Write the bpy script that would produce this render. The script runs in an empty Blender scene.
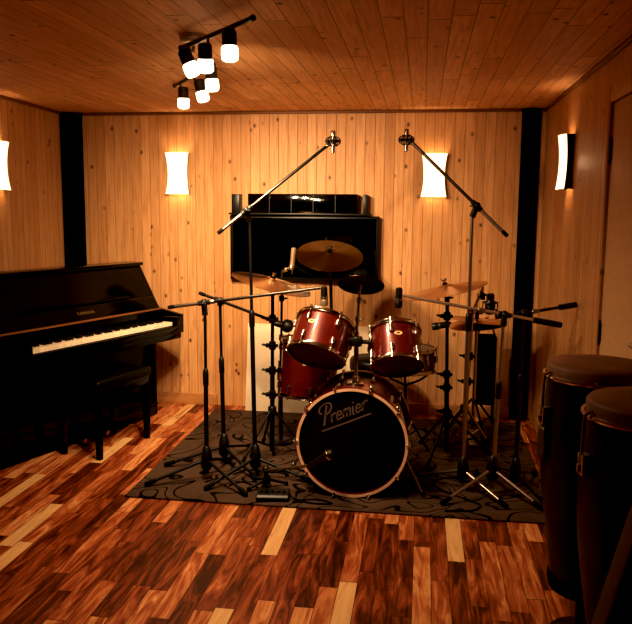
import bpy, bmesh, math, random
from mathutils import Vector, Matrix
random.seed(7)
PI = math.pi
V = Vector
C = bpy.context.scene.collection
I4 = Matrix.Identity(4)
XF = {}                                     # world matrix of every root / part

# ------------------------------------------------------------------ mesh collector
def frame_to(d, up=None):
    """3x3 whose z column is d."""
    z = V(d).normalized()
    a = V((0, 0, 1)) if abs(z.z) < .95 else V((0, 1, 0))
    if up is not None: a = V(up)
    x = a.cross(z)
    if x.length < 1e-6: x = V((1, 0, 0)).cross(z)
    x.normalize(); y = z.cross(x)
    return Matrix((x, y, z)).transposed()

def place(o, d, up=None):
    return Matrix.Translation(V(o)) @ frame_to(d, up).to_4x4()

class MB:
    def __init__(s): s.v = []; s.f = []; s.mi = []; s.m = 0
    def add(s, vs, fs, M=I4):
        b = len(s.v)
        s.v += [M @ V(p) for p in vs]
        for f in fs: s.f.append([b + i for i in f]); s.mi.append(s.m)
        return s
    def box(s, lo, hi, M=I4, bev=0.0, seg=2):
        lo = V(lo); hi = V(hi)
        bm = bmesh.new(); bmesh.ops.create_cube(bm, size=1)
        sz = hi - lo
        for v in bm.verts: v.co = V((v.co.x * sz.x, v.co.y * sz.y, v.co.z * sz.z)) + (lo + hi) / 2
        if bev > 0:
            bmesh.ops.bevel(bm, geom=list(bm.edges), offset=min(bev, min(sz) * .45), segments=seg, profile=.5, affect='EDGES')
        bm.verts.index_update()
        s.add([v.co.copy() for v in bm.verts], [[v.index for v in f.verts] for f in bm.faces], M); bm.free()
        return s
    def lathe(s, prof, M=I4, n=32, cap=True, sx=1, sy=1):
        vs = []; fs = []
        for r, z in prof:
            for k in range(n):
                a = 2 * PI * k / n; vs.append((r * math.cos(a) * sx, r * math.sin(a) * sy, z))
        for i in range(len(prof) - 1):
            for k in range(n):
                k2 = (k + 1) % n
                fs.append((i * n + k, i * n + k2, (i + 1) * n + k2, (i + 1) * n + k))
        if cap:
            if prof[0][0] > 1e-5: fs.append(tuple(range(n - 1, -1, -1)))
            if prof[-1][0] > 1e-5: fs.append(tuple((len(prof) - 1) * n + k for k in range(n)))
        return s.add(vs, fs, M)
    def tube(s, pts, r, n=10, closed=False):
        pts = [V(p) for p in pts]; N = len(pts)
        rs = r if isinstance(r, (list, tuple)) else [r] * N
        vs = []; fs = []; px = None
        for i, p in enumerate(pts):
            if closed: t = pts[(i + 1) % N] - pts[i - 1]
            else: t = pts[min(i + 1, N - 1)] - pts[max(i - 1, 0)]
            t.normalize()
            if px is None: x = frame_to(t).col[0].copy()
            else:
                x = px - t * px.dot(t)
                if x.length < 1e-6: x = frame_to(t).col[0].copy()
                x.normalize()
            px = x; y = t.cross(x)
            for k in range(n):
                a = 2 * PI * k / n; vs.append(p + (x * math.cos(a) + y * math.sin(a)) * rs[i])
        for i in range(N if closed else N - 1):
            j = (i + 1) % N
            for k in range(n):
                k2 = (k + 1) % n; fs.append((i * n + k, i * n + k2, j * n + k2, j * n + k))
        if not closed:
            fs.append(tuple(range(n - 1, -1, -1))); fs.append(tuple((N - 1) * n + k for k in range(n)))
        return s.add(vs, fs)
    def rod(s, a, b, r, r2=None, n=12): return s.tube([a, b], [r, r if r2 is None else r2], n)
    def ball(s, c, r, n=16, m=10, M=None, sc=(1, 1, 1)):
        prof = [(max(r * math.sin(PI * i / m), 1e-4), -r * math.cos(PI * i / m)) for i in range(m + 1)]
        T = Matrix.Translation(V(c)) @ (M.to_4x4() if M else I4) @ Matrix.Diagonal((*sc, 1))
        return s.lathe(prof, T, n, True)
    def prism(s, poly, x0, x1, M=I4):
        """poly in (y,z), extruded along x."""
        n = len(poly)
        vs = [(x0, y, z) for y, z in poly] + [(x1, y, z) for y, z in poly]
        fs = [tuple(range(n - 1, -1, -1)), tuple(range(n, 2 * n))]
        for i in range(n):
            j = (i + 1) % n; fs.append((i, j, n + j, n + i))
        return s.add(vs, fs, M)
    def build(s, name, mat, parent=None, smooth=40, bev=0):
        me = bpy.data.meshes.new(name)
        W = XF.get(parent.name, I4) if parent else I4
        Wi = W.inverted()
        me.from_pydata([tuple(Wi @ p) for p in s.v], [], s.f)
        mats = mat if isinstance(mat, (list, tuple)) else [mat]
        for m in mats: me.materials.append(m)
        if len(mats) > 1: me.polygons.foreach_set('material_index', s.mi)
        bm = bmesh.new(); bm.from_mesh(me); bmesh.ops.recalc_face_normals(bm, faces=bm.faces); bm.to_mesh(me); bm.free()
        if smooth:
            me.polygons.foreach_set('use_smooth', [True] * len(me.polygons))
            me.set_sharp_from_angle(angle=math.radians(smooth))
        o = bpy.data.objects.new(name, me); C.objects.link(o)
        if parent: o.parent = parent
        XF[o.name] = W
        if bev:
            b = o.modifiers.new('edge', 'BEVEL'); b.width = bev; b.segments = 2; b.limit_method = 'ANGLE'
        return o

def tag(o, label=None, cat=None, group=None, kind=None):
    if label: o['label'] = label
    if cat: o['category'] = cat
    if group: o['group'] = group
    if kind: o['kind'] = kind
    return o

def thing(name, label, cat, loc=(0, 0, 0), rz=0, group=None):
    o = bpy.data.objects.new(name, None); C.objects.link(o)
    o.empty_display_size = .1
    o.location = loc; o.rotation_euler = (0, 0, rz)
    XF[o.name] = Matrix.Translation(V(loc)) @ Matrix.Rotation(rz, 4, 'Z')
    return tag(o, label, cat, group)

def catmull(pts, sub=6, closed=False):
    pts = [V(p) for p in pts]; N = len(pts); out = []
    rng = range(N) if closed else range(N - 1)
    for i in rng:
        p1 = pts[i]; p2 = pts[(i + 1) % N]
        p0 = pts[i - 1] if (closed or i > 0) else p1
        p3 = pts[(i + 2) % N] if (closed or i + 2 < N) else p2
        for k in range(sub):
            t = k / sub
            out.append(.5 * ((2 * p1) + (p2 - p0) * t + (2 * p0 - 5 * p1 + 4 * p2 - p3) * t * t + (3 * p1 - p0 - 3 * p2 + p3) * t ** 3))
    if not closed: out.append(pts[-1])
    return out

# ------------------------------------------------------------------ materials
class NT:
    def __init__(s, name):
        s.mat = bpy.data.materials.new(name); s.mat.use_nodes = True
        s.t = s.mat.node_tree; s.n = s.t.nodes
        s.b = s.n['Principled BSDF']
    def new(s, ty, **kw):
        nd = s.n.new(ty)
        for k, v in kw.items(): setattr(nd, k, v)
        return nd
    def put(s, sock, v):
        if v is None: return
        if isinstance(v, bpy.types.NodeSocket): s.t.links.new(v, sock)
        else: sock.default_value = v
    def m(s, op, a, b=None, c=None):
        nd = s.new('ShaderNodeMath', operation=op)
        for i, v in enumerate((a, b, c)):
            if v is not None: s.put(nd.inputs[i], v)
        return nd.outputs[0]
    def pos(s):
        g = s.new('ShaderNodeNewGeometry'); x = s.new('ShaderNodeSeparateXYZ')
        s.t.links.new(g.outputs['Position'], x.inputs[0]); return x.outputs
    def obj(s):
        g = s.new('ShaderNodeTexCoord'); return g.outputs['Object']
    def vec(s, x, y, z):
        nd = s.new('ShaderNodeCombineXYZ')
        for i, v in enumerate((x, y, z)): s.put(nd.inputs[i], v)
        return nd.outputs[0]
    def white(s, vec):
        nd = s.new('ShaderNodeTexWhiteNoise', noise_dimensions='3D'); s.put(nd.inputs['Vector'], vec); return nd.outputs['Value']
    def noise(s, vec, scale, detail=3, rough=.5, dist=0):
        nd = s.new('ShaderNodeTexNoise'); s.put(nd.inputs['Vector'], vec)
        nd.inputs['Scale'].default_value = scale; nd.inputs['Detail'].default_value = detail
        nd.inputs['Roughness'].default_value = rough; nd.inputs['Distortion'].default_value = dist
        return nd.outputs['Fac']
    def ramp(s, f, stops, interp='LINEAR'):
        nd = s.new('ShaderNodeValToRGB'); s.put(nd.inputs[0], f); cr = nd.color_ramp; cr.interpolation = interp
        while len(cr.elements) < len(stops): cr.elements.new(.5)
        for e, (p, c) in zip(cr.elements, stops):
            e.position = p; e.color = (*c, 1) if len(c) == 3 else c
        return nd.outputs[0]
    def mix(s, f, a, b, mode='MIX'):
        nd = s.new('ShaderNodeMix', data_type='RGBA', blend_type=mode)
        s.put(nd.inputs['Factor'], f)
        for i, v in ((6, a), (7, b)):
            if isinstance(v, tuple) and len(v) == 3: v = (*v, 1)
            s.put(nd.inputs[i], v)
        return nd.outputs[2]
    def bump(s, h, strength=.3, dist=.01):
        nd = s.new('ShaderNodeBump'); nd.inputs['Strength'].default_value = strength; nd.inputs['Distance'].default_value = dist
        s.put(nd.inputs['Height'], h); s.t.links.new(nd.outputs[0], s.b.inputs['Normal'])

def plain(name, col, rough=.5, metal=0, coat=0, emis=None, estr=0, var=.12, scale=30, spec=None):
    n = NT(name); f = n.noise(n.obj(), scale, 3)
    lo = tuple(max(0, c * (1 - var)) for c in col); hi = tuple(min(1, c * (1 + var)) for c in col)
    n.put(n.b.inputs['Base Color'], n.ramp(f, [(.3, lo), (.7, hi)]))
    n.b.inputs['Roughness'].default_value = rough; n.b.inputs['Metallic'].default_value = metal
    n.b.inputs['Coat Weight'].default_value = coat; n.b.inputs['Coat Roughness'].default_value = .05
    if spec is not None: n.b.inputs['Specular IOR Level'].default_value = spec
    if emis:
        n.b.inputs['Emission Color'].default_value = (*emis, 1); n.b.inputs['Emission Strength'].default_value = estr
    return n.mat

def pine(name, across, along, w, length, tint=1.0, joints=True, rough=.5):
    """tongue and groove pine boards: 'across' is the axis across a board, 'along' the one it runs on."""
    n = NT(name); P = n.pos(); ax = P['XYZ'.index(across)]; al = P['XYZ'.index(along)]
    u = n.m('DIVIDE', ax, w); row = n.m('FLOOR', u); fu = n.m('FRACT', u)
    rr = n.white(n.vec(row, 3.7, 1.3))
    if joints:
        v = n.m('ADD', n.m('DIVIDE', al, length), n.m('MULTIPLY', rr, 7.31)); col = n.m('FLOOR', v); fv = n.m('FRACT', v)
    else: v = al; col = 0.0; fv = None
    rnd = n.white(n.vec(row, col, 9.1))
    base = n.ramp(rnd, [(0, (.60 * tint, .335 * tint, .150 * tint)), (.5, (.67 * tint, .395 * tint, .190 * tint)), (1, (.74 * tint, .45 * tint, .225 * tint))])
    gv = n.vec(n.m('MULTIPLY', ax, 26), n.m('ADD', n.m('MULTIPLY', al, 1.7), n.m('MULTIPLY', rnd, 40)), 0)
    g = n.noise(gv, 2.0, 5, .6, .6)
    c = n.mix(n.ramp(g, [(.42, (0, 0, 0)), (.78, (.9, .9, .9))]), base, (.46 * tint, .22 * tint, .085 * tint))
    # knots
    vo = n.new('ShaderNodeTexVoronoi'); vo.inputs['Scale'].default_value = 1
    n.put(vo.inputs['Vector'], n.vec(n.m('DIVIDE', ax, .095), n.m('ADD', n.m('DIVIDE', al, .125), n.m('MULTIPLY', rr, 3)), 0))
    vs = n.new('ShaderNodeSeparateColor'); n.put(vs.inputs[0], vo.outputs['Color'])
    has = n.m('GREATER_THAN', vs.outputs[0], .32)
    kn = n.m('MULTIPLY', has, n.ramp(vo.outputs['Distance'], [(.04, (1, 1, 1)), (.085, (.65, .65, .65)), (.17, (0, 0, 0))]))
    c = n.mix(kn, c, (.10 * tint, .03 * tint, .008 * tint))
    d = n.m('MINIMUM', fu, n.m('SUBTRACT', 1.0, fu))
    gm = n.m('SMOOTH_MIN', 1.0, n.m('ADD', .25, n.m('DIVIDE', d, .05)), .2)
    if joints:
        dv = n.m('MULTIPLY', n.m('MINIMUM', fv, n.m('SUBTRACT', 1.0, fv)), length / .006)
        gm = n.m('MINIMUM', gm, n.m('MINIMUM', dv, 1.0))
    c = n.mix(n.m('SUBTRACT', 1.0, gm), c, (.09 * tint, .033 * tint, .010 * tint))
    n.put(n.b.inputs['Base Color'], c); n.b.inputs['Roughness'].default_value = rough
    n.bump(n.m('ADD', gm, n.m('MULTIPLY', g, .08)), .5, .004)
    return n.mat

def acacia():
    n = NT('acacia_planks'); P = n.pos(); x, y = P[0], P[1]
    w = .074; L = .52
    u = n.m('DIVIDE', x, w); row = n.m('FLOOR', u); fu = n.m('FRACT', u)
    rr = n.white(n.vec(row, 1.7, 4.3)); r2 = n.white(n.vec(row, 8.7, 2.3))
    Ls = n.m('ADD', .75, n.m('MULTIPLY', r2, .6))
    v = n.m('ADD', n.m('DIVIDE', n.m('DIVIDE', y, L), Ls), n.m('MULTIPLY', rr, 11.3))
    col = n.m('FLOOR', v); fv = n.m('FRACT', v)
    rnd = n.white(n.vec(row, col, 5.5)); rb = n.white(n.vec(row, col, 15.5))
    # swirling heart/sap figure, different in every plank
    gv = n.vec(n.m('ADD', n.m('MULTIPLY', x, 15), n.m('MULTIPLY', rnd, 30)), n.m('ADD', n.m('MULTIPLY', y, 2.1), n.m('MULTIPLY', rb, 50)), n.m('MULTIPLY', rnd, 9))
    g = n.noise(gv, 1.2, 4, .55, 1.9)
    g2 = n.noise(n.vec(n.m('MULTIPLY', x, 120), n.m('MULTIPLY', y, 5), rnd), 1.0, 3, .6, .4)
    tone = n.m('ADD', n.m('MULTIPLY', n.m('POWER', rnd, 1.4), .60), n.m('MULTIPLY', n.m('SUBTRACT', g, .40), 1.45))
    tone = n.m('ADD', tone, n.m('MULTIPLY', n.m('SUBTRACT', g2, .5), .40))
    c = n.ramp(tone, [(.0, (.05, .011, .005)), (.18, (.14, .032, .012)), (.34, (.26, .064, .023)), (.50, (.40, .118, .043)), (.66, (.56, .225, .088)), (.88, (.74, .40, .18))])
    pale = n.m('GREATER_THAN', rb, .945)
    c = n.mix(pale, c, n.ramp(g, [(.3, (.80, .54, .28)), (.60, (.70, .43, .20)), (.72, (.38, .16, .06))]))
    d = n.m('MULTIPLY', n.m('MINIMUM', fu, n.m('SUBTRACT', 1.0, fu)), w / .0022)
    dv = n.m('MULTIPLY', n.m('MINIMUM', fv, n.m('SUBTRACT', 1.0, fv)), L / .0025)
    gm = n.m('MINIMUM', n.m('MINIMUM', d, dv), 1.0)
    c = n.mix(n.m('SUBTRACT', 1.0, gm), c, (.02, .006, .003))
    n.put(n.b.inputs['Base Color'], c)
    n.put(n.b.inputs['Roughness'], n.m('ADD', .30, n.m('MULTIPLY', g2, .18)))
    n.bump(gm, .25, .002)
    return n.mat

def rug_mat():
    n = NT('rug_pile'); P = n.pos()
    vec = n.vec(P[0], P[1], 0)
    f = n.noise(vec, 90, 3, .6)
    base = n.ramp(f, [(.3, (.062, .039, .027)), (.7, (.11, .070, .048))])
    # dark scrolling vine pattern: iso-lines of a slow distorted field
    s = n.noise(vec, 2.6, 1, .4, 1.0)
    k = n.m('ABSOLUTE', n.m('SUBTRACT', n.m('FRACT', n.m('MULTIPLY', s, 10.0)), .5))
    line = n.ramp(k, [(.075, (1, 1, 1)), (.11, (0, 0, 0))])
    mask = n.noise(vec, 1.6, 0, .5)
    line = n.m('MULTIPLY', line, n.ramp(mask, [(.30, (0, 0, 0)), (.34, (1, 1, 1))]))
    big = n.noise(vec, 5, 2, .5)
    base = n.mix(n.ramp(big, [(.35, (0, 0, 0)), (.7, (.5, .5, .5))]), base, (.155, .098, .066))
    n.put(n.b.inputs['Base Color'], n.mix(line, base, (.010, .007, .005)))
    n.b.inputs['Roughness'].default_value = .95; n.b.inputs['Specular IOR Level'].default_value = .1
    n.bump(f, .5, .004)
    return n.mat

def sparkle():
    n = NT('red_sparkle_lacquer'); o = n.obj()
    f = n.noise(o, 420, 2, .7); g = n.noise(n.vec(0, 0, 0) if False else o, 6, 3, .5)
    c = n.mix(n.ramp(f, [(.5, (0, 0, 0)), (.72, (1, 1, 1))]), n.ramp(g, [(.3, (.07, .005, .005)), (.7, (.13, .010, .008))]), (.36, .05, .025))
    n.put(n.b.inputs['Base Color'], c); n.b.inputs['Roughness'].default_value = .32; n.b.inputs['Metallic'].default_value = .25
    n.b.inputs['Coat Weight'].default_value = 1; n.b.inputs['Coat Roughness'].default_value = .06
    return n.mat

def cymbal_mat(name, a, b, rough):
    n = NT(name); o = n.obj(); s = n.new('ShaderNodeSeparateXYZ'); n.put(s.inputs[0], o)
    r = n.m('SQRT', n.m('ADD', n.m('MULTIPLY', s.outputs[0], s.outputs[0]), n.m('MULTIPLY', s.outputs[1], s.outputs[1])))
    g = n.noise(n.vec(n.m('MULTIPLY', r, 260), 0, 0), 1, 2, .6); f = n.noise(o, 7, 3, .5)
    c = n.mix(f, (*a,), (*b,)); c = n.mix(n.m('MULTIPLY', g, .5), c, tuple(x * .55 for x in a))
    n.put(n.b.inputs['Base Color'], c); n.b.inputs['Metallic'].default_value = 1; n.b.inputs['Roughness'].default_value = rough
    n.bump(g, .35, .001)
    tg = n.new('ShaderNodeTangent', direction_type='RADIAL', axis='Z'); n.put(n.b.inputs['Tangent'], tg.outputs[0]); n.b.inputs['Anisotropic'].default_value = .8; n.b.inputs['Anisotropic Rotation'].default_value = .25
    return n.mat

def wood(name, a, b, rough=.4, axis=2, sc=30, coat=0):
    n = NT(name); o = n.obj(); s = n.new('ShaderNodeSeparateXYZ'); n.put(s.inputs[0], o)
    ks = [sc, sc, sc]; ks[axis] = 2.0
    v = n.vec(*[n.m('MULTIPLY', s.outputs[i], ks[i]) for i in range(3)])
    g = n.noise(v, 1, 5, .6, .8)
    n.put(n.b.inputs['Base Color'], n.ramp(g, [(.3, a), (.7, b)])); n.b.inputs['Roughness'].default_value = rough
    n.b.inputs['Coat Weight'].default_value = coat
    n.bump(g, .1, .002)
    return n.mat

def glow(name, col, strength, warm_edge=None):
    n = NT(name); f = n.noise(n.obj(), 12, 2)
    c = n.ramp(f, [(.3, col), (.7, tuple(min(1, x * 1.05) for x in col))])
    n.put(n.b.inputs['Base Color'], c); n.put(n.b.inputs['Emission Color'], c)
    n.b.inputs['Emission Strength'].default_value = strength; n.b.inputs['Roughness'].default_value = .6
    return n.mat

M = dict(
    pine_back=pine('pine_boards_back', 'X', 'Z', .0705, 1, tint=1.05, joints=False),
    pine_side=pine('pine_boards_side', 'Y', 'Z', .0705, 1, tint=.92, joints=False),
    pine_ceiling=pine('pine_boards_ceiling', 'X', 'Y', .088, 1.35, tint=1.30, rough=.62),
    pine_trim=wood('pine_trim', (.44, .21, .08), (.58, .31, .125), .5, 0, 40),
    dark_trim=wood('dark_trim', (.17, .065, .022), (.26, .11, .04), .5, 0, 40),
    floor=acacia(), rug=rug_mat(), sparkle=sparkle(),
    black_cloth=plain('black_cloth', (.006, .0055, .005), .95, spec=.05, scale=200),
    piano=plain('piano_black_lacquer', (.003, .0025, .0025), .10, coat=0, spec=.22),
    ivory=plain('ivory_keys', (.86, .76, .60), .3), ebony=plain('ebony_keys', (.008, .007, .007), .35),
    brass=plain('brass', (.62, .40, .14), .3, 1), gold=plain('gold_lettering', (.36, .25, .11), .4, .6),
    leather=plain('black_leather', (.004, .0036, .0036), .42, spec=.25), chrome=plain('chrome', (.62, .57, .52), .16, 1, var=.04),
    silver=plain('satin_silver', (.80, .72, .62), .38, .9, var=.05), nickel=plain('nickel_dull', (.45, .41, .37), .33, 1, var=.05), steel_dark=plain('dark_steel', (.07, .062, .055), .3, .9),
    black_metal=plain('black_metal', (.012, .011, .010), .42, .3), rubber=plain('rubber', (.010, .009, .009), .85, spec=.15),
    black_plastic=plain('black_plastic', (.010, .009, .009), .4), black_gloss=plain('black_gloss', (.004, .004, .004), .07, coat=.5),
    drum_black=plain('black_drum_head', (.008, .006, .005), .42, spec=.3), logo=plain('logo_ink', (.15, .10, .083), .6),
    hoop_wood=wood('hoop_inlay', (.74, .46, .30), (.88, .62, .42), .35, 0, 20, .5),
    skin=plain('drum_skin', (.10, .055, .035), .45, var=.25, scale=8), smoke_head=plain('smoke_drum_head', (.13, .05, .034), .3, var=.3, scale=6),
    white_head=plain('white_drum_head', (.13, .085, .055), .5),
    badge=plain('badge_cream', (.75, .55, .28), .4), badge_ink=plain('badge_ink', (.08, .04, .02), .5),
    cymbal=cymbal_mat('cymbal_bronze', (.55, .31, .14), (.74, .46, .23), .30),
    cymbal_gold=cymbal_mat('cymbal_gold', (.15, .115, .045), (.30, .23, .09), .17),
    cymbal_dark=cymbal_mat('cymbal_dark', (.13, .065, .03), (.20, .10, .05), .32),
    cream=plain('cream_board', (.88, .76, .58), .65, var=.03), mahogany=wood('snare_wood', (.05, .022, .012), (.15, .075, .04), .35, 0, 60, .4),
    sconce=glow('sconce_glass', (1.0, .74, .42), 1.05), lamp=glow('lamp_glass', (1.0, .82, .55), 2.6),
    conga_head=plain('rawhide', (.22, .105, .052), .6, var=.25, scale=9), conga_shell=wood('conga_shell', (.010, .006, .005), (.020, .011, .008), .45, 2, 40, .15),
    brown=plain('brown_vinyl', (.12, .058, .036), .7, var=.25, scale=90), door=plain('tan_door', (.66, .46, .26), .6, var=.06, scale=40),
    tv=plain('tv_screen', (.003, .003, .003), .05, coat=.3), mic_silver=plain('mic_silver', (.62, .52, .38), .35, .8),
    grille=plain('mic_grille', (.05, .045, .04), .45, .8, scale=300, var=.5), crest=plain('crest_metal', (.14, .09, .05), .4, .6),
)

# ------------------------------------------------------------------ the room
XL, XR, YB, YF, H = -2.70, .83, 5.47, -2.6, 2.215
def struct(name, mb, mat, parent=None, **k):
    o = mb.build(name, mat, parent, **k)
    if parent is None: o['kind'] = 'structure'
    return o
struct('floor', MB().box((XL - .1, YF - .1, -.1), (XR + .1, YB + .1, 0)), M['floor'])
struct('ceiling', MB().box((XL - .1, YF - .1, H), (XR + .1, YB + .1, H + .1)), M['pine_ceiling'])
struct('wall_back', MB().box((XL - .1, YB, 0), (XR + .1, YB + .1, H)), M['pine_back'])
struct('wall_left', MB().box((XL - .1, YF, 0), (XL, YB, H)), M['pine_side'])
struct('wall_front', MB().box((XL, YF - .1, 0), (XR, YF, H)), M['black_cloth'])  # unseen wall, black cloth added to keep reflections and fill light dark
DY0, DY1, DZ = 2.76, 3.575, 1.99
w = MB(); w.box((XR, YF, 0), (XR + .1, DY0, H)); w.box((XR, DY1, 0), (XR + .1, YB, H)); w.box((XR, DY0, DZ), (XR + .1, DY1, H))
struct('wall_right', w, M['pine_side'])
d = struct('door_1', MB().box((XR + .002, DY0 + .004, .008), (XR + .045, DY1 - .005, DZ - .004), bev=.003), M['door'])
fr = MB()
for y0, y1, z0, z1 in ((DY1, DY1 + .075, 0, DZ + .075), (DY0 - .075, DY0, 0, DZ + .075), (DY0, DY1, DZ, DZ + .075)):
    fr.box((XR - .014, y0, z0), (XR + .001, y1, z1), bev=.004)
struct('door_frame', fr, M['pine_side'], d)
for z in (1.78, .95, .22):
    h = MB(); h.rod((XR - .002, DY1 - .006, z - .05), (XR - .002, DY1 - .006, z + .05), .006); h.box((XR - .001, DY1 - .026, z - .045), (XR + .0025, DY1 - .006, z + .045))
    h.ball((XR - .002, DY1 - .006, z + .054), .007); h.ball((XR - .002, DY1 - .006, z - .054), .007)
    struct('door_hinge', h, M['steel_dark'], d)
hd = MB(); hd.lathe([(.026, 0), (.026, .006), (.011, .012), (.011, .045)], place((XR + .002, DY0 + .07, 1.0), (-1, 0, 0)), 20); hd.rod((XR - .03, DY0 + .07, 1.0), (XR - .03, DY0 + .19, 1.0), .009)
struct('door_handle', hd, M['nickel'], d)
def baseb(name, lo, hi): struct(name, MB().box(lo, hi, bev=.004), M['pine_trim'])
baseb('baseboard_back_left', (XL + .16, YB - .022, 0), (-1.535, YB, .085))
baseb('baseboard_back_right', (-.30, YB - .022, 0), (.68, YB, .085))
baseb('baseboard_left', (XL, YF, 0), (XL + .018, 3.0, .085))
baseb('baseboard_right', (XR - .018, DY1 + .08, 0), (XR, YB - .13, .085))
struct('trim_1', MB().box((XL, YB - .018, H - .022), (XR, YB, H), bev=.006), M['dark_trim'])
struct('trim_2', MB().box((XR - .018, YF, H - .022), (XR, YB, H), bev=.006), M['dark_trim'])
struct('trim_3', MB().box((XL, YF, H - .022), (XL + .018, YB, H), bev=.006), M['dark_trim'])

# black corner columns, floor to ceiling, standing across the corners
def corner(name, pts, label):
    t = thing(name, label, 'column', (pts[0][0], pts[0][1], 0), 0, 'black columns in the two back corners')
    MB().add([(x, y, 0) for x, y in pts] + [(x, y, H - .03) for x, y in pts],
             [(0, 1, 2, 3), (7, 6, 5, 4), (0, 4, 5, 1), (1, 5, 6, 2), (2, 6, 7, 3), (3, 7, 4, 0)]).build('fabric_cover', M['black_cloth'], t, bev=.004)
    cx = sum(p[0] for p in pts) / 4; cy = sum(p[1] for p in pts) / 4
    cap = [((x - cx) * 1.02 + cx, (y - cy) * 1.02 + cy) for x, y in pts]
    MB().add([(x, y, H - .03) for x, y in cap] + [(x, y, H - .004) for x, y in cap],
             [(0, 1, 2, 3), (7, 6, 5, 4), (0, 4, 5, 1), (1, 5, 6, 2), (2, 6, 7, 3), (3, 7, 4, 0)]).build('top_cap', M['black_cloth'], t)
corner('corner_column', [(-2.695, 5.36), (-2.555, 5.44), (-2.565, 5.462), (-2.695, 5.462)], 'tall black column in the back corner behind the upright piano')
corner('corner_column', [(.662, 5.445), (.748, 5.412), (.80, 5.462), (.672, 5.462)], 'tall black column in the back corner beside the right wall with the door')

# rug
rg = MB(); rg.box((-1.51, 3.565, 0.0), (.70, 5.31, .012), bev=.005)
ro = rg.build('rug', M['rug']); tag(ro, 'greyish brown rug with dark scrolling vine pattern under the drum kit', 'rug')

# ------------------------------------------------------------------ piano
t = thing('upright_piano', 'glossy black upright piano standing at an angle in the back corner', 'piano', (-1.714, 4.957, 0), math.atan2(.940, .342))
W = XF[t.name]
X0, X1 = -1.345, .112
side = [(-.014, .635), (-.014, .765), (.205, .80), (.375, 1.095), (.52, 1.095), (.52, .0), (.24, 0), (.24, .60)]
for a, b in ((X0, X0 + .035), (X1 - .035, X1)):
    MB().prism(side, a, b, W).build('side_panel', M['piano'], t, 0, bev=.004)
MB().box((X0 - .012, .355, 1.095), (X1 + .012, .525, 1.118), W, .006).build('lid', M['piano'], t)
MB().prism([(.238, .870), (.375, 1.094), (.395, 1.094), (.262, .870)], X0 + .036, X1 - .036, W).build('upper_panel', M['piano'], t, 0)
MB().box((-1.05, .225, .893), (-.17, .275, .905), W, .003).build('music_ledge', M['piano'], t)
fb = MB().prism([(.150, .730), (.150, .792), (.168, .800), (.225, .880), (.25, .885), (.25, .73)], X0 + .036, X1 - .036, W).build('fallboard', M['piano'], t, 0, bev=.004)
MB().box((X0 + .036, .140, .792), (X1 - .036, .168, .803), W, .004).build('fallboard_edge', M['dark_trim'], fb)
MB().box((X0 + .036, -.02, .60), (X1 - .036, .24, .665), W, .004).build('keybed', M['piano'], t)
MB().box((X0 + .036, -.024, .640), (X1 - .036, -.008, .692), W, .004).build('key_slip', M['piano'], t)
for a, b in ((X0 + .036, -1.226), (.004, X1 - .036)):
    MB().box((a, -.022, .666), (b, .145, .755), W, .008).build('cheek_block', M['piano'], t)
kb = MB(); bk = MB(); kw = 1.222 / 52
for i in range(52):
    x = -1.222 + i * kw
    kb.box((x + .0006, -.004, .694), (x + kw - .0006, .144, .720), W, .0015, 1)
    if i < 51 and (i % 7) not in (1, 4):
        bk.prism([(.045, .7205), (.050, .731), (.144, .733), (.144, .7205)], x + kw - .0055, x + kw + .0055, W)
ko = kb.build('white_keys', M['ivory'], t, 0); bk.build('black_keys', M['ebony'], ko, 0)
MB().box((X0 + .036, .245, .10), (X1 - .036, .265, .60), W).build('lower_panel', M['piano'], t)
MB().box((X0 + .036, .23, .0), (X1 - .036, .29, .10), W, .004).build('toe_board', M['piano'], t)
MB().box((X0 + .036, .49, .0), (X1 - .036, .515, 1.09), W).build('back_panel', M['piano'], t)
for x in (-.72, -.62, -.52):
    p = MB(); p.tube([W @ V(q) for q in ((x, .235, .055), (x, .17, .05), (x, .125, .04))], [.010, .013, .016], 10); p.build('pedal', M['brass'], t)
def text_mesh(s, size, depth, Mx, name, mat, parent):
    cu = bpy.data.curves.new(name, 'FONT'); cu.body = s; cu.size = size; cu.extrude = depth; cu.align_x = 'CENTER'; cu.space_character = 1.25
    o = bpy.data.objects.new(name + '_curve', cu); C.objects.link(o)
    dg = bpy.context.evaluated_depsgraph_get(); me = bpy.data.meshes.new_from_object(o.evaluated_get(dg))
    mb = MB(); mb.add([v.co.copy() for v in me.vertices], [list(p.vertices) for p in me.polygons], Mx)
    bpy.data.objects.remove(o); bpy.data.curves.remove(cu); bpy.data.meshes.remove(me)
    return mb.build(name, mat, parent, 0)
nrm = V((0, -.1, .05)).normalized()
tz = Matrix((V((1, 0, 0)), V((0, .58, .8146)), V((0, -.8146, .58)))).transposed().to_4x4()
text_mesh('YAMAHA', .031, .0008, W @ Matrix.Translation((-.61, .1895, .8335)) @ tz, 'lettering', M['gold'], fb)

# bench
t = thing('piano_bench', 'black piano bench tucked under the keyboard of the upright piano', 'bench', (-1.955, 4.37, 0), math.atan2(.509, .137))
W = XF[t.name]
MB().box((-.27, -.165, .425), (.27, .165, .485), W, .018, 3).build('seat', M['leather'], t)
MB().box((-.255, -.15, .365), (.255, .15, .426), W, .004).build('apron', M['piano'], t)
for sx in (-1, 1):
    for sy in (-1, 1):
        x, y = sx * .238, sy * .135
        l = MB(); l.add([(x - .022, y - .022, .37), (x + .022, y - .022, .37), (x + .022, y + .022, .37), (x - .022, y + .022, .37),
                         (x - .015, y - .015, 0), (x + .015, y - .015, 0), (x + .015, y + .015, 0), (x - .015, y + .015, 0)],
                        [(0, 1, 2, 3), (7, 6, 5, 4), (0, 4, 5, 1), (1, 5, 6, 2), (2, 6, 7, 3), (3, 7, 4, 0)], W)
        l.build('leg', M['piano'], t, 0, bev=.003)

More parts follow.
